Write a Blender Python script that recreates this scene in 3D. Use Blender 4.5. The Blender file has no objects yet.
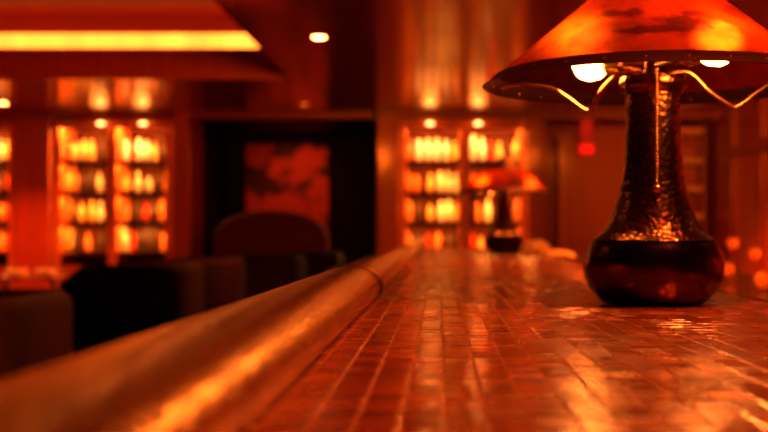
import bpy, bmesh, math, random
from mathutils import Vector, Matrix
random.seed(7)
PI = math.pi
scn = bpy.context.scene
C = scn.collection

# ------------------------------------------------------------------ frame
F = 1130.0                       # focal length in pixels of a 768 x 432 frame
VX, VY = 440.0, 233.0            # vanishing point of the bar
CZ = 1.168                       # camera height
BT = 1.080                       # bar top
CEIL = 2.40
def at(px, py, Y):
    return Vector(((px - VX) / F * Y, Y, CZ + (VY - py) / F * Y))
def ax(px, Y): return (px - VX) / F * Y
def az(py, Y): return CZ + (VY - py) / F * Y

# ------------------------------------------------------------------ materials
WARM = (1.0, 0.135, 0.007)
def nmat(name):
    m = bpy.data.materials.new(name); m.use_nodes = True
    nt = m.node_tree
    return m, nt, nt.nodes['Principled BSDF'], nt.nodes['Material Output']
def pmat(name, col, rough=0.5, metal=0.0, coat=0.0, var=0.12, scale=6.0, bump=0.0, bscale=40.0, stretch=(1, 1, 1), spec=0.5, trans=0.0):
    m, nt, b, out = nmat(name)
    N, L = nt.nodes, nt.links
    tc = N.new('ShaderNodeTexCoord'); mp = N.new('ShaderNodeMapping'); mp.inputs['Scale'].default_value = stretch
    L.new(tc.outputs['Object'], mp.inputs[0])
    nz = N.new('ShaderNodeTexNoise'); nz.inputs['Scale'].default_value = scale; nz.inputs['Detail'].default_value = 5
    L.new(mp.outputs[0], nz.inputs['Vector'])
    mx = N.new('ShaderNodeMix'); mx.data_type = 'RGBA'
    mx.inputs[6].default_value = [c * (1 - var) for c in col] + [1]
    mx.inputs[7].default_value = [min(1, c * (1 + var)) for c in col] + [1]
    L.new(nz.outputs['Fac'], mx.inputs[0]); L.new(mx.outputs[2], b.inputs['Base Color'])
    b.inputs['Roughness'].default_value = rough; b.inputs['Metallic'].default_value = metal
    b.inputs['Coat Weight'].default_value = coat; b.inputs['Coat Roughness'].default_value = 0.12
    b.inputs['Specular IOR Level'].default_value = spec
    b.inputs['Transmission Weight'].default_value = trans
    if bump:
        n2 = N.new('ShaderNodeTexNoise'); n2.inputs['Scale'].default_value = bscale; n2.inputs['Detail'].default_value = 3
        L.new(mp.outputs[0], n2.inputs['Vector'])
        bp = N.new('ShaderNodeBump'); bp.inputs['Strength'].default_value = bump; bp.inputs['Distance'].default_value = 0.01
        L.new(n2.outputs['Fac'], bp.inputs['Height']); L.new(bp.outputs[0], b.inputs['Normal'])
    return m
def emat(name, strength, col=WARM):
    m, nt, b, out = nmat(name)
    nt.nodes.remove(b)
    e = nt.nodes.new('ShaderNodeEmission'); e.inputs[0].default_value = (*col, 1); e.inputs[1].default_value = strength
    nt.links.new(e.outputs[0], out.inputs[0])
    return m
def hammered(name, col, rough, scale, strength, dist=0.004, metal=1.0):
    m, nt, b, out = nmat(name)
    N, L = nt.nodes, nt.links
    tc = N.new('ShaderNodeTexCoord')
    v = N.new('ShaderNodeTexVoronoi'); v.inputs['Scale'].default_value = scale; v.feature = 'SMOOTH_F1'
    L.new(tc.outputs['Object'], v.inputs['Vector'])
    nz = N.new('ShaderNodeTexNoise'); nz.inputs['Scale'].default_value = 14; nz.inputs['Detail'].default_value = 4
    L.new(tc.outputs['Object'], nz.inputs['Vector'])
    mx = N.new('ShaderNodeMix'); mx.data_type = 'RGBA'
    mx.inputs[6].default_value = [c * .6 for c in col] + [1]; mx.inputs[7].default_value = [min(1, c * 1.25) for c in col] + [1]
    L.new(nz.outputs['Fac'], mx.inputs[0]); L.new(mx.outputs[2], b.inputs['Base Color'])
    b.inputs['Metallic'].default_value = metal; b.inputs['Roughness'].default_value = rough
    bp = N.new('ShaderNodeBump'); bp.inputs['Strength'].default_value = strength; bp.inputs['Distance'].default_value = dist
    L.new(v.outputs['Distance'], bp.inputs['Height']); L.new(bp.outputs[0], b.inputs['Normal'])
    return m
def mica_mat():
    """amber mica: light comes through from the bulbs inside; a few dark mineral stains and one patch painted to dim a bulb"""
    m, nt, b, out = nmat('amber_mica')
    N, L = nt.nodes, nt.links
    nt.nodes.remove(b)
    tc = N.new('ShaderNodeTexCoord')
    nz = N.new('ShaderNodeTexNoise'); nz.inputs['Scale'].default_value = 17; nz.inputs['Detail'].default_value = 6; nz.inputs['Roughness'].default_value = .6
    L.new(tc.outputs['Object'], nz.inputs['Vector'])
    cr = N.new('ShaderNodeValToRGB')
    cr.color_ramp.elements[0].position = .30; cr.color_ramp.elements[0].color = (.30, .016, .0012, 1)
    cr.color_ramp.elements[1].position = .72; cr.color_ramp.elements[1].color = (.80, .085, .006, 1)
    L.new(nz.outputs['Fac'], cr.inputs[0])
    # stains and the dimming patch: ellipsoids in the lamp's own space, edges roughened by noise
    prev = cr.outputs[0]
    n2 = N.new('ShaderNodeTexNoise'); n2.inputs['Scale'].default_value = 32; n2.inputs['Detail'].default_value = 4
    L.new(tc.outputs['Object'], n2.inputs['Vector'])
    for (x, y, z, sx, sz, k) in STAINS_AND_DIMMING:
        sub = N.new('ShaderNodeVectorMath'); sub.operation = 'SUBTRACT'; sub.inputs[1].default_value = (x, y, z)
        L.new(tc.outputs['Object'], sub.inputs[0])
        sc = N.new('ShaderNodeVectorMath'); sc.operation = 'MULTIPLY'; sc.inputs[1].default_value = (1 / sx, 1 / .05, 1 / sz)
        L.new(sub.outputs[0], sc.inputs[0])
        ln = N.new('ShaderNodeVectorMath'); ln.operation = 'LENGTH'; L.new(sc.outputs[0], ln.inputs[0])
        ad = N.new('ShaderNodeMath'); ad.operation = 'MULTIPLY_ADD'; ad.inputs[1].default_value = 2.4
        L.new(n2.outputs['Fac'], ad.inputs[0]); L.new(ln.outputs['Value'], ad.inputs[2])
        mr = N.new('ShaderNodeMapRange'); mr.inputs['From Min'].default_value = 1.9; mr.inputs['From Max'].default_value = 2.35
        mr.inputs['To Min'].default_value = k; mr.inputs['To Max'].default_value = 0
        L.new(ad.outputs[0], mr.inputs[0])
        mx = N.new('ShaderNodeMix'); mx.data_type = 'RGBA'; mx.inputs[7].default_value = (.10, .012, .004, 1)
        L.new(mr.outputs[0], mx.inputs[0]); L.new(prev, mx.inputs[6]); prev = mx.outputs[2]
    tr = N.new('ShaderNodeBsdfTranslucent')
    dm = N.new('ShaderNodeMix'); dm.data_type = 'RGBA'; dm.blend_type = 'MULTIPLY'; dm.inputs[0].default_value = 1; dm.inputs[7].default_value = (.30, .17, .14, 1)
    L.new(prev, dm.inputs[6]); L.new(dm.outputs[2], tr.inputs[0])
    gl = N.new('ShaderNodeBsdfGlossy'); gl.inputs['Roughness'].default_value = .35; gl.inputs[0].default_value = (.5, .35, .25, 1)
    ms = N.new('ShaderNodeMixShader'); ms.inputs[0].default_value = .03
    rf = N.new('ShaderNodeBsdfRefraction'); rf.inputs['IOR'].default_value = 1.2; rf.inputs['Roughness'].default_value = .68; 
    rm = N.new('ShaderNodeMix'); rm.data_type = 'RGBA'; rm.blend_type = 'MULTIPLY'; rm.inputs[0].default_value = 1; rm.inputs[7].default_value = (1, 2.0, 3.0, 1)
    L.new(prev, rm.inputs[6]); L.new(rm.outputs[2], rf.inputs[0])
    m2 = N.new('ShaderNodeMixShader'); m2.inputs[0].default_value = .17
    L.new(tr.outputs[0], m2.inputs[1]); L.new(rf.outputs[0], m2.inputs[2])
    L.new(m2.outputs[0], ms.inputs[1]); L.new(gl.outputs[0], ms.inputs[2]); L.new(ms.outputs[0], out.inputs[0])
    return m
def tile_mat():
    m, nt, b, out = nmat('copper_glaze_tile')
    N, L = nt.nodes, nt.links
    at_ = N.new('ShaderNodeAttribute'); at_.attribute_name = 'tile'
    sp = N.new('ShaderNodeSeparateColor'); L.new(at_.outputs['Color'], sp.inputs[0])
    cr = N.new('ShaderNodeValToRGB')
    e = cr.color_ramp.elements
    e[0].position = 0; e[0].color = (.20, .036, .008, 1)
    e[1].position = 1; e[1].color = (.46, .11, .026, 1)
    x = e.new(.5); x.color = (.34, .070, .016, 1)
    L.new(sp.outputs[0], cr.inputs[0])
    gm = N.new('ShaderNodeMix'); gm.data_type = 'RGBA'; gm.inputs[7].default_value = (.60, .28, .10, 1)
    L.new(sp.outputs[1], gm.inputs[0]); L.new(cr.outputs[0], gm.inputs[6]); L.new(gm.outputs[2], b.inputs['Base Color'])
    tc = N.new('ShaderNodeTexCoord')
    nz = N.new('ShaderNodeTexNoise'); nz.inputs['Scale'].default_value = 60; nz.inputs['Detail'].default_value = 3
    mp = N.new('ShaderNodeMapping'); mp.inputs['Scale'].default_value = (1, 3.2, 1); L.new(tc.outputs['Object'], mp.inputs[0]); L.new(mp.outputs[0], nz.inputs['Vector'])
    bp = N.new('ShaderNodeBump'); bp.inputs['Strength'].default_value = .42; bp.inputs['Distance'].default_value = .002
    L.new(nz.outputs['Fac'], bp.inputs['Height']); L.new(bp.outputs[0], b.inputs['Normal'])
    n3 = N.new('ShaderNodeTexNoise'); n3.inputs['Scale'].default_value = 30; n3.inputs['Detail'].default_value = 4
    L.new(tc.outputs['Object'], n3.inputs['Vector'])
    mr = N.new('ShaderNodeMapRange'); mr.inputs['To Min'].default_value = .10; mr.inputs['To Max'].default_value = .28
    L.new(n3.outputs['Fac'], mr.inputs[0]); ra = N.new('ShaderNodeMath'); ra.operation = 'MULTIPLY_ADD'; ra.inputs[1].default_value = .09; ra.use_clamp = True
    L.new(sp.outputs[2], ra.inputs[0]); L.new(mr.outputs[0], ra.inputs[2]); L.new(ra.outputs[0], b.inputs['Roughness'])
    b.inputs['Metallic'].default_value = .45; b.inputs['Specular IOR Level'].default_value = .9; b.inputs['Coat Weight'].default_value = .3; b.inputs['Coat Roughness'].default_value = .08
    return m
def glass_bottle(name, col, tl=.6):
    m, nt, b, out = nmat(name)
    N, L = nt.nodes, nt.links
    b.inputs['Base Color'].default_value = (*col, 1); b.inputs['Roughness'].default_value = .2; b.inputs['Specular IOR Level'].default_value = .2
    tr = N.new('ShaderNodeBsdfTranslucent'); tr.inputs[0].default_value = (*col, 1)
    ms = N.new('ShaderNodeMixShader'); ms.inputs[0].default_value = tl
    L.new(b.outputs[0], ms.inputs[1]); L.new(tr.outputs[0], ms.inputs[2]); L.new(ms.outputs[0], out.inputs[0])
    return m
def strip_mat(name, s, period):
    """an LED strip: brighter at each diode"""
    m, nt, b, out = nmat(name); N, L = nt.nodes, nt.links; N.remove(b)
    tc = N.new('ShaderNodeTexCoord'); nz = N.new('ShaderNodeTexNoise'); nz.noise_dimensions = '1D'; nz.inputs['Scale'].default_value = period
    sx = N.new('ShaderNodeSeparateXYZ'); L.new(tc.outputs['Object'], sx.inputs[0]); L.new(sx.outputs[0], nz.inputs['W'])
    mr = N.new('ShaderNodeMapRange'); mr.inputs['From Min'].default_value = .3; mr.inputs['From Max'].default_value = .7
    mr.inputs['To Min'].default_value = s * .75; mr.inputs['To Max'].default_value = s * 1.3
    L.new(nz.outputs['Fac'], mr.inputs[0])
    e = N.new('ShaderNodeEmission'); e.inputs[0].default_value = (1, .20, .018, 1); L.new(mr.outputs[0], e.inputs[1]); L.new(e.outputs[0], out.inputs[0])
    return m
def paint_mat():
    m, nt, b, out = nmat('abstract_red_canvas'); N, L = nt.nodes, nt.links
    tc = N.new('ShaderNodeTexCoord')
    nz = N.new('ShaderNodeTexNoise'); nz.inputs['Scale'].default_value = 2.6; nz.inputs['Detail'].default_value = 2
    L.new(tc.outputs['Object'], nz.inputs['Vector'])
    cr = N.new('ShaderNodeValToRGB'); e = cr.color_ramp.elements
    e[0].position = .44; e[0].color = (.06, .012, .008, 1); e[1].position = .52; e[1].color = (.62, .07, .03, 1)
    L.new(nz.outputs['Fac'], cr.inputs[0]); L.new(cr.outputs[0], b.inputs['Base Color']); b.inputs['Roughness'].default_value = .7
    return m

# lamp stains, plus a wide weak patch painted to dim the left bulb's glow: x, y, z in lamp space, half sizes, strength
STAINS_AND_DIMMING = [(0.010, -0.146, 0.319, .028, .017, .93), (-0.030, -0.150, 0.311, .046, .0055, .92), (-0.060, -0.112, 0.336, .022, .009, .85),
          (0.022, -0.122, 0.334, .016, .006, .85), (-0.085, -0.125, 0.308, .050, .022, .60), (0.080, -0.10, 0.345, .02, .012, .6)]
M = dict(
    tile=tile_mat(),
    rail=hammered('aged_copper_rail', (.74, .36, .095), .24, 170, .6, .0018),
    ring=pmat('dark_copper_ring', (.20, .07, .035), .35, 1.0),
    wood=pmat('dark_red_wood', (.26, .036, .010), .38, 0, .3, .35, 3, stretch=(6, 6, .6)),
    wallwood=pmat('red_wood_panelling', (.38, .046, .010), .42, 0, .2, .3, 2.5, stretch=(5, 5, .5)),
    ceil=pmat('lacquered_red_ceiling', (.22, .026, .006), .24, 0, .6, .25, 1.2, .06, 2.2, stretch=(1, .35, 1), spec=.8),
    tray=pmat('red_plaster', (.26, .013, .003), .7),
    black=pmat('black_lacquer', (.006, .002, .001), .6, spec=.1),
    floor=pmat('dark_carpet', (.05, .014, .008), .95, 0, 0, .4, 60),
    bronze=hammered('hammered_dark_bronze', (.20, .066, .026), .27, 170, .45, .003),
    bowl=hammered('hammered_black_bronze', (.085, .026, .011), .26, 60, .35, .004),
    brass=pmat('polished_brass', (.78, .42, .16), .25, 1.0),
    copperdark=pmat('dark_patinated_copper', (.085, .026, .012), .45, .9),
    mica=mica_mat(),
    bulb=emat('frosted_bulb', 60, (1, .29, .04)),
    leather=pmat('black_leather', (.006, .0022, .001), .85, 0, 0, .3, 30, .1, 120, spec=.05),
    brownleather=pmat('brown_leather', (.14, .040, .014), .55, 0, 0, .3, 20, .1, 120),
    umber=pmat('umber_velvet', (.06, .013, .004), .9, spec=.1),
    legs=pmat('dark_chair_wood', (.06, .02, .01), .4),
    cloth=pmat('cream_towel', (.78, .58, .36), .9, 0, 0, .15, 40, .2, 220),
    canvas=paint_mat(),
    cabinet=pmat('amber_cabinet_wood', (.50, .10, .020), .35, 0, .2, .25, 4, stretch=(5, 5, .7)),
    backing=pmat('dark_red_backing', (.06, .010, .002), .7, spec=.08),
    led=emat('shelf_led', 170, (1, .33, .045)),
    ledbright=emat('bright_shelf_led', 340, (1, .40, .08)),
    cove=strip_mat('cove_led', 2.2, 2.2),
    down=emat('downlight_lens', 40, (1, .3, .06)),
    downdim=emat('dim_downlight_lens', 2.2),
    puck=emat('puck_lens', 5.5, (1, .40, .10)),
    redlens=emat('red_signal_lens', .9, (1, .006, .003)),
    redlensdim=emat('dim_red_signal_lens', .22, (1, .02, .004)),
    redcase=pmat('red_enamel', (.55, .02, .012), .4),
    candle=emat('candle_flame', 9),
    wax=pmat('cream_wax', (.8, .5, .25), .6),
    votive=glass_bottle('amber_votive_glass', (.80, .50, .2), .5),
    counter=pmat('dark_stone_counter', (.05, .016, .008), .22, 0, .2, .3, 20),
    cream=pmat('cream_glaze', (.85, .62, .38), .4),
    pale=glass_bottle('pale_glass', (.95, .82, .62), .5),
    yellow=glass_bottle('golden_glass', (.95, .55, .15), .5),
    amber=glass_bottle('amber_glass', (.75, .24, .05), .5),
    redg=glass_bottle('red_glass', (.60, .05, .02), .5),
    darkg=glass_bottle('dark_glass', (.05, .025, .012), .2),
)

# ------------------------------------------------------------------ mesh helpers
def link(name, bm, mat, parent=None, smooth=35, loc=None):
    me = bpy.data.meshes.new(name); bm.normal_update(); bm.to_mesh(me); bm.free()
    me.materials.append(mat)
    if smooth:
        me.polygons.foreach_set('use_smooth', [True] * len(me.polygons))
        me.set_sharp_from_angle(angle=math.radians(smooth))
    o = bpy.data.objects.new(name, me); C.objects.link(o)
    if parent: o.parent = parent
    if loc: o.location = loc
    return o
def thing(name, label, cat, loc=(0, 0, 0), rz=0, group=None):
    o = bpy.data.objects.new(name, None); o.empty_display_size = .05; C.objects.link(o)
    o.location = loc; o.rotation_euler = (0, 0, rz); tag(o, label, cat, group); return o
def tag(o, label, cat, group=None):
    o['label'] = label; o['category'] = cat
    if group: o['group'] = group
    return o
def struct(o): o['kind'] = 'structure'; return o
def box(bm, x0, x1, y0, y1, z0, z1, bev=0.0):
    vs = [bm.verts.new(p) for p in ((x0, y0, z0), (x1, y0, z0), (x1, y1, z0), (x0, y1, z0), (x0, y0, z1), (x1, y0, z1), (x1, y1, z1), (x0, y1, z1))]
    fs = [bm.faces.new([vs[i] for i in f]) for f in ((3, 2, 1, 0), (4, 5, 6, 7), (0, 1, 5, 4), (1, 2, 6, 5), (2, 3, 7, 6), (3, 0, 4, 7))]
    if bev:
        es = {e for f in fs for e in f.edges}
        bmesh.ops.bevel(bm, geom=list(es), offset=bev, segments=2, profile=.5, affect='EDGES')
    return bm
def nb(*a, **k): return box(bmesh.new(), *a, **k)
def lathe(bm, prof, n=48, c=(0, 0, 0), close=False):
    rings = []
    for r, z in prof:
        if r < 1e-6: rings.append([bm.verts.new((c[0], c[1], c[2] + z))])
        else: rings.append([bm.verts.new((c[0] + r * math.cos(2 * PI * i / n), c[1] + r * math.sin(2 * PI * i / n), c[2] + z)) for i in range(n)])
    pairs = list(zip(rings, rings[1:])) + ([(rings[-1], rings[0])] if close else [])
    for a, b in pairs:
        for i in range(n):
            j = (i + 1) % n
            if len(a) == 1 and len(b) == 1: continue
            if len(a) == 1: bm.faces.new((a[0], b[j], b[i]))
            elif len(b) == 1: bm.faces.new((a[i], a[j], b[0]))
            else: bm.faces.new((a[i], a[j], b[j], b[i]))
    bmesh.ops.recalc_face_normals(bm, faces=bm.faces)
    return bm
def nl(prof, n=48, **k): return lathe(bmesh.new(), prof, n, **k)
def tube(bm, pts, rad, n=10, flat=1.0):
    pts = [Vector(p) for p in pts]; rings = []; up = Vector((0, 0, 1))
    for i, p in enumerate(pts):
        t = (pts[min(i + 1, len(pts) - 1)] - pts[max(i - 1, 0)]).normalized()
        s = t.cross(up)
        s = s.normalized() if s.length > 1e-4 else Vector((1, 0, 0))
        u = s.cross(t).normalized()
        rings.append([bm.verts.new(p + s * math.cos(2 * PI * k / n) * rad + u * math.sin(2 * PI * k / n) * rad * flat) for k in range(n)])
    for a, b in zip(rings, rings[1:]):
        for k in range(n): bm.faces.new((a[k], a[(k + 1) % n], b[(k + 1) % n], b[k]))
    bm.faces.new(rings[0]); bm.faces.new(rings[-1])
    bmesh.ops.recalc_face_normals(bm, faces=bm.faces)
    return bm
def spline(ctrl, n=8):
    P = [Vector(p) for p in ctrl]; P = [P[0] * 2 - P[1]] + P + [P[-1] * 2 - P[-2]]; out = []
    for i in range(1, len(P) - 2):
        for k in range(n):
            t = k / n; a, b, c, d = P[i - 1:i + 3]
            out.append(.5 * ((2 * b) + (c - a) * t + (2 * a - 5 * b + 4 * c - d) * t * t + (3 * b - a - 3 * c + d) * t ** 3))
    out.append(P[-2]); return out
def ball(bm, c, r, u=12, v=8):
    bmesh.ops.create_uvsphere(bm, u_segments=u, v_segments=v, radius=r, matrix=Matrix.Translation(c)); return bm

# ------------------------------------------------------------------ room shell
XL, XR, YN, YB = -5.6, 2.85, -2.6, 12.2
struct(link('floor', nb(XL - .1, XR + .1, YN - .1, 14.0, -.1, 0), M['floor'], smooth=0))
struct(link('wall_left', nb(XL - .1, XL, YN, 14.0, 0, 3.1), M['wallwood'], smooth=0))
struct(link('wall_right', nb(XR, XR + .1, YN, 14.0, 0, 3.1), M['wallwood'], smooth=0))
struct(link('wall_front', nb(XL, XR, YN - .1, YN, 0, 3.1), M['wallwood'], smooth=0))
AX0, AX1 = ax(191, 11.8), ax(376, 11.8)         # the dark alcove
bm = nb(XL, AX0, YB, YB + .12, 0, 3.1); box(bm, AX1, XR, YB, YB + .12, 0, 3.1)
box(bm, AX0 - .06, AX1 + .06, 13.55, 13.65, 0, 3.1)
box(bm, AX0 - .06, AX0, YB + .12, 13.55, 0, 3.1); box(bm, AX1, AX1 + .06, YB + .12, 13.55, 0, 3.1)
struct(link('wall_back', bm, M['wallwood'], smooth=0))
# alcove lining (black lacquer)
bm = nb(AX0, AX1, 13.50, 13.545, 0, CEIL); box(bm, AX0, AX0 + .04, 11.84, 13.5, 0, CEIL); box(bm, AX1 - .04, AX1, 11.84, 13.5, 0, CEIL)
box(bm, AX0 + .04, AX1 - .04, 11.86, 13.5, az(121, 11.86), CEIL)
struct(link('trim_1', bm, M['black'], smooth=0))
# ceiling with the raised tray on the left
TX0, TX1, TY0, TY1 = -5.2, -1.2, 3.6, 9.04
TZ = 2.98
bm = bmesh.new()
box(bm, XL, TX0, YN, 14, CEIL, CEIL + .08); box(bm, TX1, XR, YN, 14, CEIL, CEIL + .08)
box(bm, TX0, TX1, YN, TY0, CEIL, CEIL + .08); box(bm, TX0, TX1, TY1 + .03, 14, CEIL, CEIL + .08)
struct(link('ceiling', bm, M['ceil'], smooth=0))
bm = bmesh.new()
box(bm, TX0 - .4, TX1 + .4, TY0 - .05, TY1 + .5, TZ, TZ + .05)
box(bm, TX0 - .4, TX0 - .35, TY0, TY1 + .5, CEIL + .08, TZ); box(bm, TX1 + .35, TX1 + .4, TY0, TY1 + .5, CEIL + .08, TZ)
box(bm, TX0 - .4, TX1 + .4, TY0 - .05, TY0, CEIL + .08, TZ); box(bm, TX0 - .4, TX1 + .4, TY1 + .45, TY1 + .5, CEIL + .08, TZ)
struct(link('trim_2', bm, M['tray'], smooth=0))
# valance with upright ribs along the far lip of the tray
VZ = az(48, TY1)
bm = nb(TX0, TX1, TY1, TY1 + .03, CEIL, VZ)
x = TX0 + .1
while x < TX1 - .05:
    box(bm, x, x + .035, TY1 - .012, TY1, CEIL + .01, VZ - .005); x += .17
struct(link('trim_3', bm, M['wallwood'], smooth=0))
# pillars between the cabinets, skirting and the header rail
n = 4
def trim(bm, mat):
    global n
    o = struct(link('trim_%d' % n, bm, mat, smooth=0)); n += 1; return o
PY = 11.55
def pillar(px0, px1, ymin=PY, mat='wallwood'):
    trim(nb(ax(px0, ymin), ax(px1, ymin), ymin, YB, 0, CEIL, bev=.012), M[mat])
pillar(15, 50); pillar(172, 190); pillar(377, 399); pillar(527, 546)
trim(nb(AX0, AX1, 11.7, 11.84, az(118.5, 11.7), az(110, 11.7), bev=.01), M['wood'])
trim(nb(XL, ax(172, 11.6), 11.5, 11.56, az(118, 11.5), CEIL - .005), M['wood'])
trim(nb(ax(377, 11.5), XR, 11.48, 11.54, az(119, 11.5), CEIL - .005), M['wood'])
trim(nb(ax(559, 11.9), ax(566, 11.9), 11.9, YB, 0, 2.2), M['cabinet'])
trim(nb(XR - .05, XR, YN, 11.4, 1.9, 2.0), M['wood'])
for yy in (10.9, 9.9):
    trim(nb(XR - .04, XR, yy, yy + .12, 0, CEIL), M['wood'])

# ------------------------------------------------------------------ cove light
cove = link('cove_light', nb(TX0 + .05, TX1 + .32, TY1 + .05, TY1 + .16, VZ, az(33.5, TY1 + .05)), M['cove'], smooth=0)
tag(cove, 'long glowing amber light strip in the raised ceiling recess', 'light')

# ------------------------------------------------------------------ downlights
def downlight(x, y, r, mat, label, power=0, spot=1.1, z=CEIL):
    t = thing('ceiling_downlight', label, 'ceiling light', (x, y, z), 0, None)
    link('trim_ring', nl([(r * 1.0, -.002), (r * 1.22, -.006), (r * 1.25, 0), (r * 1.0, 0)], 32, close=True), M['brass'], t)
    link('lens', nl([(0, -.006), (r * .7, -.005), (r, -.001)], 32), mat, t)
    if power:
        l = bpy.data.lights.new('downlight', 'SPOT'); l.energy = power * 6; l.color = WARM; l.spot_size = spot * 2; l.spot_blend = .7; l.shadow_soft_size = .05
        lo = bpy.data.objects.new('downlight_beam', l); C.objects.link(lo); lo.location = (x, y, z - .02)
    return t
p = at(319, 36.5, 7.1); downlight(p.x, p.y, .042, M['down'], 'bright white round downlight alone in the middle of the dark ceiling', 60, .9)
p = at(304, 104, 10.8); downlight(p.x, p.y, .035, M['downdim'], 'small dim round downlight over the dark alcove')
p = at(3, 103, 10.7); downlight(p.x, p.y, .045, M['down'], 'bright round downlight above the cabinet at the far left', 25, .9)

# ------------------------------------------------------------------ lit bottle cabinets
ORD = ['first', 'second', 'third', 'fourth', 'fifth', 'sixth', 'seventh', 'eighth', 'ninth', 'tenth']
def bottle_bm(h, r, kind):
    if kind == 0:   prof = [(0, 0), (r * .92, 0), (r, .006), (r, h * .58), (r * .9, h * .66), (r * .36, h * .76), (r * .32, h * .93), (r * .42, h * .94), (r * .42, h), (0, h)]
    elif kind == 1: prof = [(0, 0), (r * .85, 0), (r * 1.05, h * .12), (r * 1.1, h * .4), (r * .8, h * .58), (r * .35, h * .68), (r * .3, h * .9), (r * .45, h * .92), (r * .45, h), (0, h)]
    else:           prof = [(0, 0), (r * .95, 0), (r, .006), (r, h * .7), (r * .7, h * .78), (r * .45, h * .82), (r * .45, h * .9), (r * .6, h * .91), (r * .6, h), (0, h)]
    return nl(prof, 16)
GL = {'P': ('pale', 'pale glass'), 'Y': ('yellow', 'golden glass'), 'A': ('amber', 'amber glass'), 'R': ('redg', 'red glass'), 'D': ('darkg', 'dark glass')}
SHAPES = {}
def bottle(code, kind, h, r, loc, label, group):
    key = (code, kind)
    if key not in SHAPES:
        o = link('bottle', bottle_bm(.25, .04, kind), M[GL[code][0]]); SHAPES[key] = o
    else:
        o = SHAPES[key].copy(); C.objects.link(o)
    o.location = loc; o.scale = (r / .04, r / .04, h / .25)
    tag(o, label, 'bottle', group)
    return o
BF, BK = 11.62, 12.16                                # cabinet front and back
SHELF_PY = (160, 192, 221.5, 252)                    # picture heights of the shelf boards (top row first)
SROW = ['top', 'second', 'third', 'lowest']
def cabinet(px0, px1, divs, label, where, rows, pucks):
    Y = BF
    x0, x1 = ax(px0, Y), ax(px1, Y)
    t = thing('bottle_cabinet', label, 'cabinet', ((x0 + x1) / 2, (BF + BK) / 2, 0))
    cx, cy = t.location.x, t.location.y
    def P(name, bm, mat, par=t, smooth=0):
        bmesh.ops.translate(bm, verts=bm.verts, vec=(-cx, -cy, 0)); return link(name, bm, M[mat], par, smooth)
    top = az(121, Y); th = .03
    P('back_panel', nb(x0, x1, BK - .02, BK, .05, top), 'backing')
    f = bmesh.new()
    box(f, x0, x0 + .055, BF, BK - .02, .0, top); box(f, x1 - .055, x1, BF, BK - .02, .0, top)
    box(f, x0 + .055, x1 - .055, BF, BK - .02, top - .05, top)
    P('frame', f, 'cabinet')
    for d in divs: P('divider', nb(ax(d, Y) - .045, ax(d, Y) + .045, BF, BK - .02, .0, top - .05), 'cabinet')
    P('base_cupboard', nb(x0 + .055, x1 - .055, BF - .02, BK - .02, 0, az(266, Y)), 'wood')
    xs = [x0 + .055] + [v for d in divs for v in (ax(d, Y) - .045, ax(d, Y) + .045)] + [x1 - .055]
    bays = [(xs[i], xs[i + 1]) for i in range(0, len(xs), 2)]
    zs = [az(p, Y) for p in SHELF_PY]
    for bi, (a, b) in enumerate(bays):
        for ri, z in enumerate(zs):
            P('shelf', nb(a, b, BF + .03, BK - .02, z - th, z), 'backing')
        for ri in range(len(zs)):
            zt = (top - .05) if ri == 0 else zs[ri - 1] - th
            s = P('led_strip', nb(a + .02, b - .02, BF + .055, BF + .075, zt - .012, zt), 'ledbright' if ri == 0 else 'led')
            P('shelf_lip', nb(a, b, BF + .02, BF + .03, zt - .022, zt + .0), 'backing')
    for px in pucks:
        q = P('puck_light', lathe(bmesh.new(), [(0, -.012), (.03, -.01), (.034, 0), (.034, .01), (0, .01)], 20, c=(ax(px, Y), BF - .045, az(124, Y))), 'puck', smooth=35)
        l = bpy.data.lights.new('puck', 'POINT'); l.energy = .6; l.color = (1, .22, .02); l.shadow_soft_size = .09
        lo = bpy.data.objects.new('puck_glow', l); C.objects.link(lo); lo.location = (ax(px, Y), BF - .10, az(124, Y) - .02)
        P('puck_arm', nb(ax(px, Y) - .006, ax(px, Y) + .006, BF - .05, BF, az(124, Y) + .01, az(124, Y) + .02), 'brass')
    # bottles: rows[bay][row] is a list of (picture x, code, height)
    bayname = (['left bay', 'right bay'] if len(bays) == 2 else ['only bay'])
    for bi in range(len(bays)):
        for ri, lst in enumerate(rows[bi]):
            last = -9
            for k, (px, code, h) in enumerate(lst):
                r = .029 if h < .2 else .031
                if code == 'P': r = .032
                yy = BF + .22 + random.uniform(-.03, .03)
                xx = (px - VX) / F * yy
                a, b = bays[bi]
                xx = max(min(max(xx, a + .036), b - .036), last + .066); last = xx
                bottle(code, random.choice((0, 0, 1, 2)), h, r, (xx, yy, zs[ri] + .0012),
                       '%s %s bottle, %s shelf, %s of %s' % (ORD[k], GL[code][1].split()[0], SROW[ri], bayname[bi], where),
                       'bottles in %s' % where)
L0 = [[(62, 'A', .20), (75, 'Y', .20), (84, 'Y', .22), (92, 'Y', .22), (102, 'D', .24)],
      [(60, 'Y', .22), (70, 'A', .24), (80, 'D', .2), (91, 'D', .24), (100, 'P', .22)],
      [(61, 'A', .2), (71, 'D', .22), (81, 'Y', .2), (92, 'Y', .22), (101, 'P', .22)],
      [(62, 'Y', .24), (75, 'D', .24), (88, 'A', .2), (101, 'D', .22)]]
L1 = [[(122, 'P', .24), (131, 'R', .2), (139, 'P', .24), (147, 'P', .22), (155, 'Y', .2), (164, 'D', .2)],
      [(126, 'Y', .2), (138, 'P', .22), (149, 'P', .16), (157, 'D', .2), (166, 'A', .2)],
      [(126, 'A', .18), (137, 'D', .22), (146, 'R', .2), (154, 'D', .22), (162, 'A', .24)],
      [(121, 'P', .25), (131, 'R', .22), (140, 'D', .26), (148, 'D', .28), (156, 'D', .26), (164, 'A', .2)]]
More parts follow.
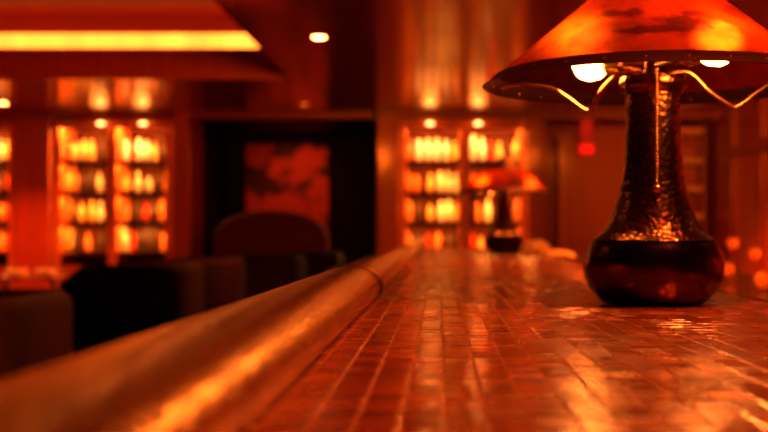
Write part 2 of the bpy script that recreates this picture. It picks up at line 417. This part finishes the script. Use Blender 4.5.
R0 = [[(407, 'A', .22), (419, 'P', .22), (428, 'P', .24), (437, 'P', .24), (446, 'P', .22), (455, 'Y', .2)],
      [(406, 'A', .2), (417, 'A', .18), (430, 'Y', .2), (440, 'P', .22), (448, 'P', .22), (456, 'P', .2)],
      [(406, 'A', .22), (418, 'D', .22), (430, 'Y', .18), (441, 'P', .22), (449, 'P', .24), (457, 'Y', .2)],
      [(406, 'A', .2), (418, 'D', .22), (428, 'R', .2), (438, 'A', .2), (450, 'D', .2)]]
R1 = [[(473, 'P', .27), (482, 'P', .24), (491, 'R', .2), (499, 'Y', .2), (508, 'D', .2), (517, 'Y', .24)],
      [(473, 'A', .2), (482, 'D', .22), (492, 'R', .2), (502, 'D', .2), (515, 'A', .22)],
      [(478, 'A', .2), (488, 'P', .22), (498, 'D', .24), (508, 'D', .2), (517, 'A', .24)],
      [(473, 'R', .2), (481, 'Y', .16), (490, 'D', .2), (498, 'Y', .16), (508, 'Y', .2), (517, 'A', .22)]]
Z0 = [[(-6, 'Y', .22), (0, 'P', .24), (7, 'Y', .22)], [(-4, 'A', .2), (1, 'D', .22), (8, 'R', .2)], [(-4, 'D', .2), (2, 'A', .2), (8, 'R', .2)], [(-4, 'R', .2), (1, 'A', .22), (7, 'R', .2)]]
cabinet(54, 171, [112], 'tall backlit bottle cabinet between two red pillars left of the dark alcove', 'cabinet left of alcove', [L0, L1], (102, 144))
cabinet(400, 526, [464], 'tall backlit bottle cabinet behind the far lamp at the end of the bar', 'cabinet behind the far lamp', [R0, R1], (430, 478))
cabinet(-70, 14, [-32], 'backlit bottle cabinet cut off at the far left edge', 'cabinet at far left edge', [[[], [], [], []], Z0], ())

# open slatted niche in the far right corner
t = thing('wall_shelf', 'small shelf niche with lit slats in the far right corner', 'shelf', (ax(692, 11.8), 12.0, 0))
wx = .13
link('frame', box(nb(-wx - .03, -wx, -.14, .16, .9, 2.3), wx, wx + .03, -.14, .16, .9, 2.3), M['wood'], t, 0)
for py in (128, 158, 186, 214):
    link('shelf', nb(-wx, wx, -.14, .16, az(py, 11.8) - .05, az(py, 11.8)), M['cream'], t, 0)

# ------------------------------------------------------------------ alcove: painting and high banquette
t = thing('framed_painting', 'large red abstract painting hanging in the dark alcove', 'painting', (ax(287, 13.4), 13.46, az(195, 13.4)))
w, h = .49, .60
link('canvas', nb(-w, w, -.02, .03, -h, h), M['canvas'], t, 0)
bm = bmesh.new()
box(bm, -w - .03, -w, -.035, .035, -h - .03, h + .03); box(bm, w, w + .03, -.035, .035, -h - .03, h + .03)
box(bm, -w, w, -.035, .035, h, h + .03); box(bm, -w, w, -.035, .035, -h - .03, -h)
link('frame', bm, M['black'], t, 0)
l = bpy.data.lights.new('painting_spot', 'SPOT'); l.energy = 8; l.color = (1, .14, .02); l.spot_size = 1.3; l.spot_blend = .8; l.shadow_soft_size = .04  # unseen spot aimed at the painting; it has no fixture
lo = bpy.data.objects.new('painting_spot_beam', l); C.objects.link(lo); lo.location = (ax(300, 13.4), 12.5, 2.2)
lo.rotation_euler = (math.radians(62), 0, 0)

def cushion(x0, x1, y0, y1, z0, z1, b): return nb(x0, x1, y0, y1, z0, z1, bev=b)
t = thing('banquette', 'high-backed brown banquette in front of the red painting', 'banquette', (ax(272, 11.2), 11.2, 0))
bm = bmesh.new(); pts = []
W = .56
prev = None
for i in range(25):                                   # arched back
    a = PI * i / 24; x = -W * math.cos(a); z = 1.05 + .34 * math.sin(a) ** .7
    ring = [bm.verts.new(p) for p in ((x, -.09, .08), (x, -.09, z - .02), (x, -.06, z), (x, .06, z), (x, .09, z - .02), (x, .09, .08))]
    if prev:
        for k in range(6): bm.faces.new((prev[k], prev[(k + 1) % 6], ring[(k + 1) % 6], ring[k]))
    else: bm.faces.new(ring)
    prev = ring
bm.faces.new(prev); bmesh.ops.recalc_face_normals(bm, faces=bm.faces)
link('backrest', bm, M['umber'], t, 40)
link('seat', cushion(-W, W, .1, .62, .2, .46, .04), M['umber'], t)
link('plinth', nb(-W + .04, W - .04, -.06, .58, 0, .2), M['legs'], t, 0)

# ------------------------------------------------------------------ armchairs along the bar side
def barrel_bm(a, b, h, thk=.085, N=44):
    bm = bmesh.new(); rings = []
    for i in range(N + 1):
        th = math.radians(-142 + 284 * i / N)          # opening faces -X
        c, s = math.cos(th), math.sin(th); e = .42
        def pt(k, z):
            return ((a - k) * math.copysign(abs(c) ** e, c), (b - k) * math.copysign(abs(s) ** e, s), z)
        drop = .0 if abs(math.degrees(th)) < 95 else (abs(math.degrees(th)) - 95) / 47 * .22
        H = h - drop
        prof = [(0.01, .14), (0, .17), (0, H - .05), (.008, H - .02), (.03, H), (thk - .03, H), (thk - .008, H - .02), (thk, H - .05), (thk, .2), (thk - .01, .14)]
        rings.append([bm.verts.new(pt(*q)) for q in prof])
    m = len(rings[0])
    for r0, r1 in zip(rings, rings[1:]):
        for k in range(m): bm.faces.new((r0[k], r0[(k + 1) % m], r1[(k + 1) % m], r1[k]))
    bm.faces.new(rings[0]); bm.faces.new(rings[-1]); bmesh.ops.recalc_face_normals(bm, faces=bm.faces)
    return bm
def armchair(label, mat):
    t = thing('armchair', label, 'armchair', group='armchairs along the bar')
    link('backrest', barrel_bm(.39, .37, 1.0), M[mat], t, 50)
    link('seat', cushion(-.33, .29, -.28, .28, .28, .46, .04), M[mat], t)
    link('seat_base', nb(-.31, .29, -.27, .27, .15, .279), M[mat], t, 0)
    for sx in (-1, 1):
        for sy in (-1, 1):
            link('leg', lathe(bmesh.new(), [(0, 0), (.016, 0), (.026, .15), (0, .15)], 12, c=(sx * .27, sy * .25, 0)), M['legs'], t)
    return t
def dup(root, loc, rz, label):
    r = root.copy(); C.objects.link(r); r.location = loc; r.rotation_euler = (0, 0, rz); r['label'] = label
    for ch in list(root.children):
        c = ch.copy(); C.objects.link(c); c.parent = r
    return r
c1 = armchair('nearest brown leather armchair, cut off at the left edge', 'brownleather')
c1.scale = (1, 1, .962); c1.location = (-1.31 - .39, 3.45 + .37, 0)
c2 = armchair('wide black armchair just beyond the brown one', 'leather')
c2.location = (-1.37 - .39, 6.0 + .37, 0)
dup(c2, (-1.34 - .39, 7.3 + .37, 0), .04, 'black armchair in the middle of the row, half hidden behind the wide one')
dup(c2, (-1.08 - .39, 8.55 + .37, 0), -.06, 'black armchair in front of the painting, near the ring on the rail')
dup(c2, (-.87 - .39, 9.75 + .37, 0), .05, 'farthest black armchair, its top just above the rail')

# pillar-side console with two dishes
t = thing('console_table', 'narrow dark console table at the foot of the far left pillar', 'table', (ax(30, 10.9), 10.9, 0))
ct = az(276, 10.9)
link('tabletop', nb(-.30, .30, -.16, .16, ct - .03, ct, bev=.004), M['wood'], t, 0)
for sx in (-1, 1):
    for sy in (-1, 1): link('leg', nb(sx * .27 - .018, sx * .27 + .018, sy * .13 - .018, sy * .13 + .018, 0, ct - .03), M['legs'], t, 0)
dish = nl([(0, 0), (.06, 0), (.085, .02), (.105, .065), (.10, .066), (.08, .028), (0, .012)], 28)
d1 = link('dish', dish, M['cream'], loc=(ax(17, 10.9), 10.9, ct)); tag(d1, 'cream bowl on the left end of the console table', 'bowl', 'cream bowls on the console table')
d2 = d1.copy(); C.objects.link(d2); d2.location = (ax(46, 10.9), 10.9, ct); tag(d2, 'cream bowl on the right end of the console table', 'bowl', 'cream bowls on the console table')

# ------------------------------------------------------------------ the bar
BX0, BX1, BY0, BY1 = -.119, .418, -.5, 6.62
bar = thing('bar_counter', 'long bar counter topped with small copper-red tiles', 'bar counter', (.15, 3.0, 0))
ox, oy = .15, 3.0
def B(name, bm, mat, par=bar, smooth=0):
    bmesh.ops.translate(bm, verts=bm.verts, vec=(-ox, -oy, 0)); return link(name, bm, M[mat], par, smooth)
B('bar_front', nb(-.10, -.06, BY0, BY1 - .03, 0, 1.03), 'wood')
B('bar_back', nb(.34, .38, BY0, BY1 - .03, 0, 1.03), 'wood')
B('end_panel', nb(-.06, .34, BY1 - .07, BY1 - .03, 0, 1.03), 'wood')
# tiled top: columns of 2 x 3.6 cm tiles, staggered, each a hair out of level
TW, TL, G = .0206, .0290, .0009
bm = bmesh.new(); cl = bm.loops.layers.color.new('tile')
box(bm, BX0, BX1, BY0, BY1, 1.03, BT - .0015)
for f in bm.faces:
    for lp in f.loops: lp[cl] = (.4, 1, 0, 1)
i0 = -5
for i in range(i0, 20):
    xa = .002 + i * TW; xb = xa + TW
    y = BY0 + random.uniform(-.3, 0) * TL
    left = []; tops = []
    while y < BY1 - .01:
        y1 = min(y + TL, BY1)
        ya = max(y, BY0)
        if y1 - ya > .004:
            big = y1 > .3
            tx, ty = random.gauss(0, .009), random.gauss(0, .013)
            dz = random.gauss(0, .00012)
            xm, ym = (xa + xb) / 2, (ya + y1) / 2
            g = G
            z = lambda px_, py_: BT + dz + (px_ - xm) * tx + (py_ - ym) * ty
            b0 = [bm.verts.new((p, q, BT - .0016)) for p, q in ((xa, ya), (xb, ya), (xb, y1), (xa, y1))]
            t0 = [bm.verts.new((p, q, z(p, q) - .0004)) for p, q in ((xa + g * .6, ya + g * .6), (xb - g * .6, ya + g * .6), (xb - g * .6, y1 - g * .6), (xa + g * .6, y1 - g * .6))]
            t1 = [bm.verts.new((p, q, z(p, q))) for p, q in ((xa + g * 1.5, ya + g * 1.5), (xb - g * 1.5, ya + g * 1.5), (xb - g * 1.5, y1 - g * 1.5), (xa + g * 1.5, y1 - g * 1.5))]
            v = min(1, max(0, random.gauss(.5, .24)))
            gl_ = random.random()
            fs = []
            for k in range(4):
                f = bm.faces.new((b0[k], b0[(k + 1) % 4], t0[(k + 1) % 4], t0[k]))
                for lp in f.loops: lp[cl] = (v, 1, 0, 1)
                fs.append(bm.faces.new((t0[k], t0[(k + 1) % 4], t1[(k + 1) % 4], t1[k])))
            fs.append(bm.faces.new(t1))
            for f in fs:
                for lp in f.loops: lp[cl] = (v, 0, gl_, 1)
        y += TL
B('tiled_countertop', bm, 'tile')
RR, RXc, RZc = .0405, -.1180, CZ - .0700
RK = .0275 / .0415                                      # the rail is flatter than round
def ycyl(bm, prof, n=72):                              # lathe about the Y axis
    lathe(bm, prof, n); bmesh.ops.rotate(bm, verts=bm.verts, matrix=Matrix.Rotation(-PI / 2, 3, 'X'))
    bmesh.ops.scale(bm, verts=bm.verts, vec=(1, 1, RK)); bmesh.ops.translate(bm, verts=bm.verts, vec=(RXc, 0, RZc)); return bm
ys = [BY0 + (BY1 - .12 - BY0) * k / 60 for k in range(61)]
prof = [(0, ys[0]), (RR * .9, ys[0])] + [(RR, yy) for yy in [ys[0] + .004] + ys[1:-1] + [ys[-1] - .006]] + [(RR * .86, ys[-1]), (0, ys[-1])]
B('armrest_rail', ycyl(bmesh.new(), prof), 'rail', smooth=40)
for yy in (1.47,):
    tor = [(RR + .0012 + .0026 * math.cos(2 * PI * k / 10), yy + .0038 * math.sin(2 * PI * k / 10)) for k in range(10)]
    b2 = bmesh.new(); lathe(b2, tor, 72, close=True)
    bmesh.ops.rotate(b2, verts=b2.verts, matrix=Matrix.Rotation(-PI / 2, 3, 'X')); bmesh.ops.scale(b2, verts=b2.verts, vec=(1, 1, RK + .02)); bmesh.ops.translate(b2, verts=b2.verts, vec=(RXc, 0, RZc))
    B('rail_ring', b2, 'ring', smooth=60)

# ------------------------------------------------------------------ table lamps
def lamp(label, loc, rz=0):
    t = thing('table_lamp', label, 'lamp', loc, rz, 'mica table lamps on the bar')
    body = [(0, 0), (.060, 0), (.066, .004), (.078, .018), (.0850, .034), (.0868, .047), (.0845, .060), (.0785, .0715), (.0765, .0755), (.0735, .0762), (0, .0762)]
    link('base_bowl', nl(body, 72), M['bowl'], t, 50)
    neck = [(0, .0763), (.0735, .0763), (.0755, .0778), (.0735, .0800), (.063, .0865), (.0548, .1000), (.0485, .1150), (.0425, .134), (.0385, .153), (.0347, .190), (.0335, .225), (.0330, .258), (0, .258)]
    nk = []
    for (r0, z0), (r1, z1) in zip(neck, neck[1:]):
        k = 3 if z1 - z0 > .01 else 1
        for j in range(k): nk.append((r0 + (r1 - r0) * j / k, z0 + (z1 - z0) * j / k))
    link('neck', nl(nk + [neck[-1]], 72), M['bronze'], t, 50)
    link('collar', nl([(0, .2581), (.033, .2581), (.041, .266), (.0425, .272), (.040, .279), (.012, .285), (.010, .300), (0, .300)], 48), M['bronze'], t, 40)
    link('stem', nl([(0, .300), (.005, .300), (.005, .420), (0, .420)], 16), M['brass'], t)
    # shade: mica cone, rim band, straps, cap
    RB, ZB, ZA = .2095, .268, .441
    def rc(z): return RB * (ZA - z) / (ZA - ZB)
    link('mica_shade', nl([(rc(ZB + .012 + (.374 - ZB - .012) * k / 10), ZB + .012 + (.374 - ZB - .012) * k / 10) for k in range(11)], 96), M['mica'], t, 60)
    bm = nl([(RB, ZB), (RB + .002, ZB + .0005), (rc(ZB + .0145) + .002, ZB + .0145), (rc(ZB + .0145) - .001, ZB + .0145), (RB - .003, ZB + .001)], 96, close=True)
    for k in range(28):
        a = 2 * PI * k / 28
        for rr in (RB - .0075,):
            ball(bm, (rr * math.cos(a), rr * math.sin(a), ZB + .006), .0028, 8, 6)
    link('rim_band', bm, M['copperdark'], t, 50)
    for a in (-21, 166, 76):
        a = math.radians(a); d = Vector((math.cos(a), math.sin(a), 0)); s = Vector((-d.y, d.x, 0)); bm = bmesh.new(); rings = []
        for k in range(9):
            z = ZB + .004 + (.378 - ZB - .004) * k / 8; r = rc(z)
            nrm = (d * (ZA - ZB) + Vector((0, 0, RB))).normalized()
            c = d * r + Vector((0, 0, z)); wd = .0065
            rings.append([bm.verts.new(c + s * wd * u + nrm * v) for u, v in ((-1, .0004), (1, .0004), (1, .003), (.5, .0042), (-.5, .0042), (-1, .003))])
        for r0, r1 in zip(rings, rings[1:]):
            for k in range(6): bm.faces.new((r0[k], r0[(k + 1) % 6], r1[(k + 1) % 6], r1[k]))
        bm.faces.new(rings[0]); bm.faces.new(rings[-1]); bmesh.ops.recalc_face_normals(bm, faces=bm.faces)
        link('strap', bm, M['copperdark'], t, 40)
    link('shade_cap', nl([(rc(.370) + .001, .370), (rc(.370) + .0025, .372), (rc(.40) + .002, .4005), (.02, .428), (.008, .434), (.009, .440), (.006, .448), (0, .450)], 40), M['copperdark'], t, 40)
    # arms from the collar out to the rim
    for ang, rv in ((-6, .100), (158, .084)):
        a = math.radians(ang); d = Vector((math.cos(a), math.sin(a), 0))
        R = .203
        ctl = [(.020, .284), (.036, .286), (.050, .281), (.068, .262), (rv - .006, .2440), (rv + .004, .2430), (rv + .030, .262), (rv + .050, .273), (.172, .279), (R, .277)]
        pts = spline([d * r + Vector((0, 0, z)) for r, z in ctl], 6)
        link('shade_arm', tube(bmesh.new(), pts, .0036, 10, .8), M['brass'], t, 60)
    # sockets and bulbs
    for (bx, by, bz) in ((-.068, .062, .3070), (.052, -.105, .3010)):
        cpt = Vector((bx, by, bz)); base = Vector((0, 0, .292)); dr = (cpt - base).normalized()
        q = dr.to_track_quat('Z', 'Y').to_matrix().to_4x4()
        L_ = (cpt - base).length
        bm = nl([(0, .008), (.006, .008), (.006, L_ - .052), (.0135, L_ - .050), (.0145, L_ - .030), (.012, L_ - .024), (0, L_ - .024)], 24)
        bm.transform(Matrix.Translation(base) @ q)
        so = link('socket', bm, M['brass'], t, 40)
        bm = nl([(0, -.0238), (.0115, -.0238), (.013, -.020), (.020, -.012), (.0235, 0), (.0215, .012), (.012, .022), (0, .0255)], 32)
        bm.transform(Matrix.Translation(cpt) @ q)
        link('bulb', bm, M['bulb'], so, 80)
    # pull chain and its ball
    bm = bmesh.new(); z = .283
    tube(bm, [(-.004, -.046, .284), (-.004, -.046, .142)], .0008, 6)
    while z > .145:
        ball(bm, (-.004, -.046, z), .0019, 8, 6); z -= .0042
    ch = link('pull_chain', bm, M['brass'], t, 60)
    link('chain_ball', ball(bmesh.new(), (-.004, -.046, .1395), .0062, 20, 14), M['brass'], ch, 80)
    return t
def dup2(root, loc, rz, label):
    r = root.copy(); C.objects.link(r); r.location = loc; r.rotation_euler = (0, 0, rz); r['label'] = label
    for chd in list(root.children):
        c = chd.copy(); C.objects.link(c); c.parent = r
        for g in chd.children:
            k = g.copy(); C.objects.link(k); k.parent = c
    return r
lamp1 = lamp('large hammered bronze lamp with glowing mica shade, nearest on the bar', (ax(653, 1.4), 1.4, BT + .0012))
lamp2 = dup2(lamp1, (ax(504, 5.1), 5.1, BT + .0012), .85, 'blurred far mica lamp at the end of the bar before the lit cabinet')

# crumpled bar towel
def towel(name, cx, cy, sx, sy, h, seed, label, grp):
    rnd = random.Random(seed); bm = bmesh.new(); nx, ny = 28, 28; g = []
    ph = [(rnd.uniform(3, 8), rnd.uniform(3, 8), rnd.uniform(0, 6), rnd.uniform(.4, 1)) for _ in range(6)]
    for i in range(nx + 1):
        row = []
        for j in range(ny + 1):
            u, v = i / nx * 2 - 1, j / ny * 2 - 1
            d = max(0, 1 - (abs(u) ** 3 + abs(v) ** 3) * .9)
            w = sum(a * math.sin(p * u + q * v + f) for p, q, f, a in ph) / 6
            z = max(.002, h * (d ** .5) * (.75 + .5 * w) + .003)
            row.append(bm.verts.new((u * sx + .006 * math.sin(7 * v), v * sy + .006 * math.sin(6 * u), z)))
        g.append(row)
    for i in range(nx):
        for j in range(ny): bm.faces.new((g[i][j], g[i + 1][j], g[i + 1][j + 1], g[i][j + 1]))
    o = link(name, bm, M['cloth'], None, 80, (cx, cy, BT + .0012))
    sm = o.modifiers.new('thick', 'SOLIDIFY'); sm.thickness = .003; sm.offset = 1
    return tag(o, label, 'towel', grp)
towel('bar_towel', ax(536, 4.4), 4.4, .052, .09, .062, 3, 'crumpled cream bar towel heaped beside the far lamp', 'towels on the bar')
towel('bar_towel', ax(560, 3.9), 3.9, .045, .07, .026, 5, 'low folded cream bar towel nearer than the heaped towel', 'towels on the bar')

# ------------------------------------------------------------------ back counter with candles on the right
t = thing('back_counter', 'dark stone work counter behind the bar at the right edge', 'counter', (1.36, 5.0, 0))
link('worktop', nb(-.31, .31, -3.2, 3.0, .91, .95, bev=.004), M['counter'], t, 0)
link('cupboard', nb(-.28, .30, -3.18, 2.98, 0, .91), M['wood'], t, 0)
def votive(px, py, Y, label):
    z0 = .9505
    h = max(.07, az(py, Y) - z0) - .012
    t = thing('candle_holder', label, 'candle holder', (ax(px, Y), Y, z0), 0, 'stemmed candle glasses on the back counter')
    r = .024
    link('stem', nl([(0, 0), (.026, 0), (.027, .003), (.006, .008), (.004, .014), (.004, h - .022), (0, h - .022)], 24), M['brass'], t)
    link('glass_cup', nl([(0, h - .0215), (r * .5, h - .020), (r * .9, h - .008), (r, h + .008), (r * .86, h + .026), (r * .80, h + .026), (r * .92, h + .008), (r * .8, h - .007), (0, h - .017)], 24), M['votive'], t)
    link('flame', nl([(0, h - .016), (.006, h - .010), (.0095, h), (.005, h + .016), (0, h + .028)], 16), M['candle'], t)
votive(733, 242, 5.2, 'farthest stemmed amber candle glass on the back counter')
votive(755, 252, 4.9, 'second farthest stemmed amber candle glass, standing clear of the bar lamp')
votive(728, 272, 4.85, 'stemmed amber candle glass touching the outline of the near lamp bowl')
votive(762, 290, 3.75, 'nearest stemmed amber candle glass, low at the right edge')

# ------------------------------------------------------------------ red signal box on the far right wall
p = at(589, 134, 11.9)
t = thing('signal_light', 'red two-lens signal light on the dark wall beside the near lamp', 'signal light', (p.x, YB + .004, p.z))
link('housing', nb(-.085, .085, -.10, 0, -.21, .19, bev=.008), M['redcase'], t, 0)
link('lens', nb(-.07, .07, -.125, -.10, -.19, -.10, bev=.01), M['redlens'], t, 0)

link('lens', nb(-.06, .06, -.125, -.10, -.02, .17, bev=.01), M['redlensdim'], t, 0)

# ------------------------------------------------------------------ unseen downlights: bar row set from the rail highlight, the rest added for brightness
for x, y, z, e, lb in ((.63, .7, CEIL, 14, 'round downlight over the near end of the bar'), (.63, 3.3, CEIL, 16, 'round downlight over the middle of the bar'),
                       (.63, 5.7, CEIL, 9, 'round downlight over the far end of the bar'), (-1.9, 2.2, CEIL, 12, 'round downlight added over the nearest armchair'),
                       (1.7, 9.3, CEIL, 50, 'round downlight added to brighten the far corner of the right wall'), (2.3, 2.4, CEIL, 34, 'round downlight added to brighten the right wall, near end'), (2.3, 4.6, CEIL, 34, 'round downlight added to brighten the right wall, middle'),
                       (2.3, 6.9, CEIL, 34, 'round downlight added to brighten the right wall, far end')):
    downlight(x, y, .042, M['down'], lb, e, .95, z)
def added_washer(x, y, tx, ty, tz, e, label, size=1.25):                # unseen recessed spot added to brighten the back and right walls
    t = thing('added_wall_washer', label, 'ceiling light', (x, y, CEIL))
    link('trim_ring', nl([(.05, -.002), (.062, -.006), (.064, 0), (.05, 0)], 32, close=True), M['brass'], t)
    link('lens', nl([(0, -.006), (.035, -.005), (.05, -.001)], 32), M['down'], t)
    l = bpy.data.lights.new('added_washer', 'SPOT'); l.energy = e; l.color = WARM; l.spot_size = size; l.spot_blend = .8; l.shadow_soft_size = .08
    lo = bpy.data.objects.new('added_washer_beam', l); C.objects.link(lo); lo.location = (x, y, CEIL - .03)
    lo.rotation_euler = (Vector((tx, ty, tz)) - lo.location).to_track_quat('-Z', 'Y').to_euler()
added_washer(-.95, 5.3, -2.9, 12, 1.75, 190, 'recessed spot added to brighten the cabinet left of the dark alcove')
added_washer(1.9, 5.6, 2.85, 10.9, 1.75, 320, 'recessed spot added to brighten the right wall', .62)
added_washer(1.35, 5.3, .6, 12, 1.75, 105, 'recessed spot added to brighten the cabinet behind the far lamp')

# ------------------------------------------------------------------ world and camera
w = bpy.data.worlds.new('dim_room'); scn.world = w; w.use_nodes = True
w.node_tree.nodes['Background'].inputs[0].default_value = (.02, .005, .002, 1)
cam = bpy.data.cameras.new('camera'); co = bpy.data.objects.new('camera', cam); C.objects.link(co); scn.camera = co
co.location = (0, 0, CZ); co.rotation_euler = (PI / 2, 0, 0)
cam.sensor_width = 36; cam.lens = F / 768 * 36
cam.shift_x = -(VX - 384) / 768; cam.shift_y = (VY - 216) / 768
cam.clip_start = .02; cam.clip_end = 60
cam.dof.use_dof = True; cam.dof.focus_distance = 1.03; cam.dof.aperture_fstop = 6.0
vs = scn.view_settings
vs.view_transform = 'Standard'; vs.look = 'None'; vs.gamma = 1; vs.use_curve_mapping = False; vs.exposure = 1.0
scn.cycles.use_denoising = True
scn.cycles.max_bounces = 8
scn.cycles.sample_clamp_indirect = 6
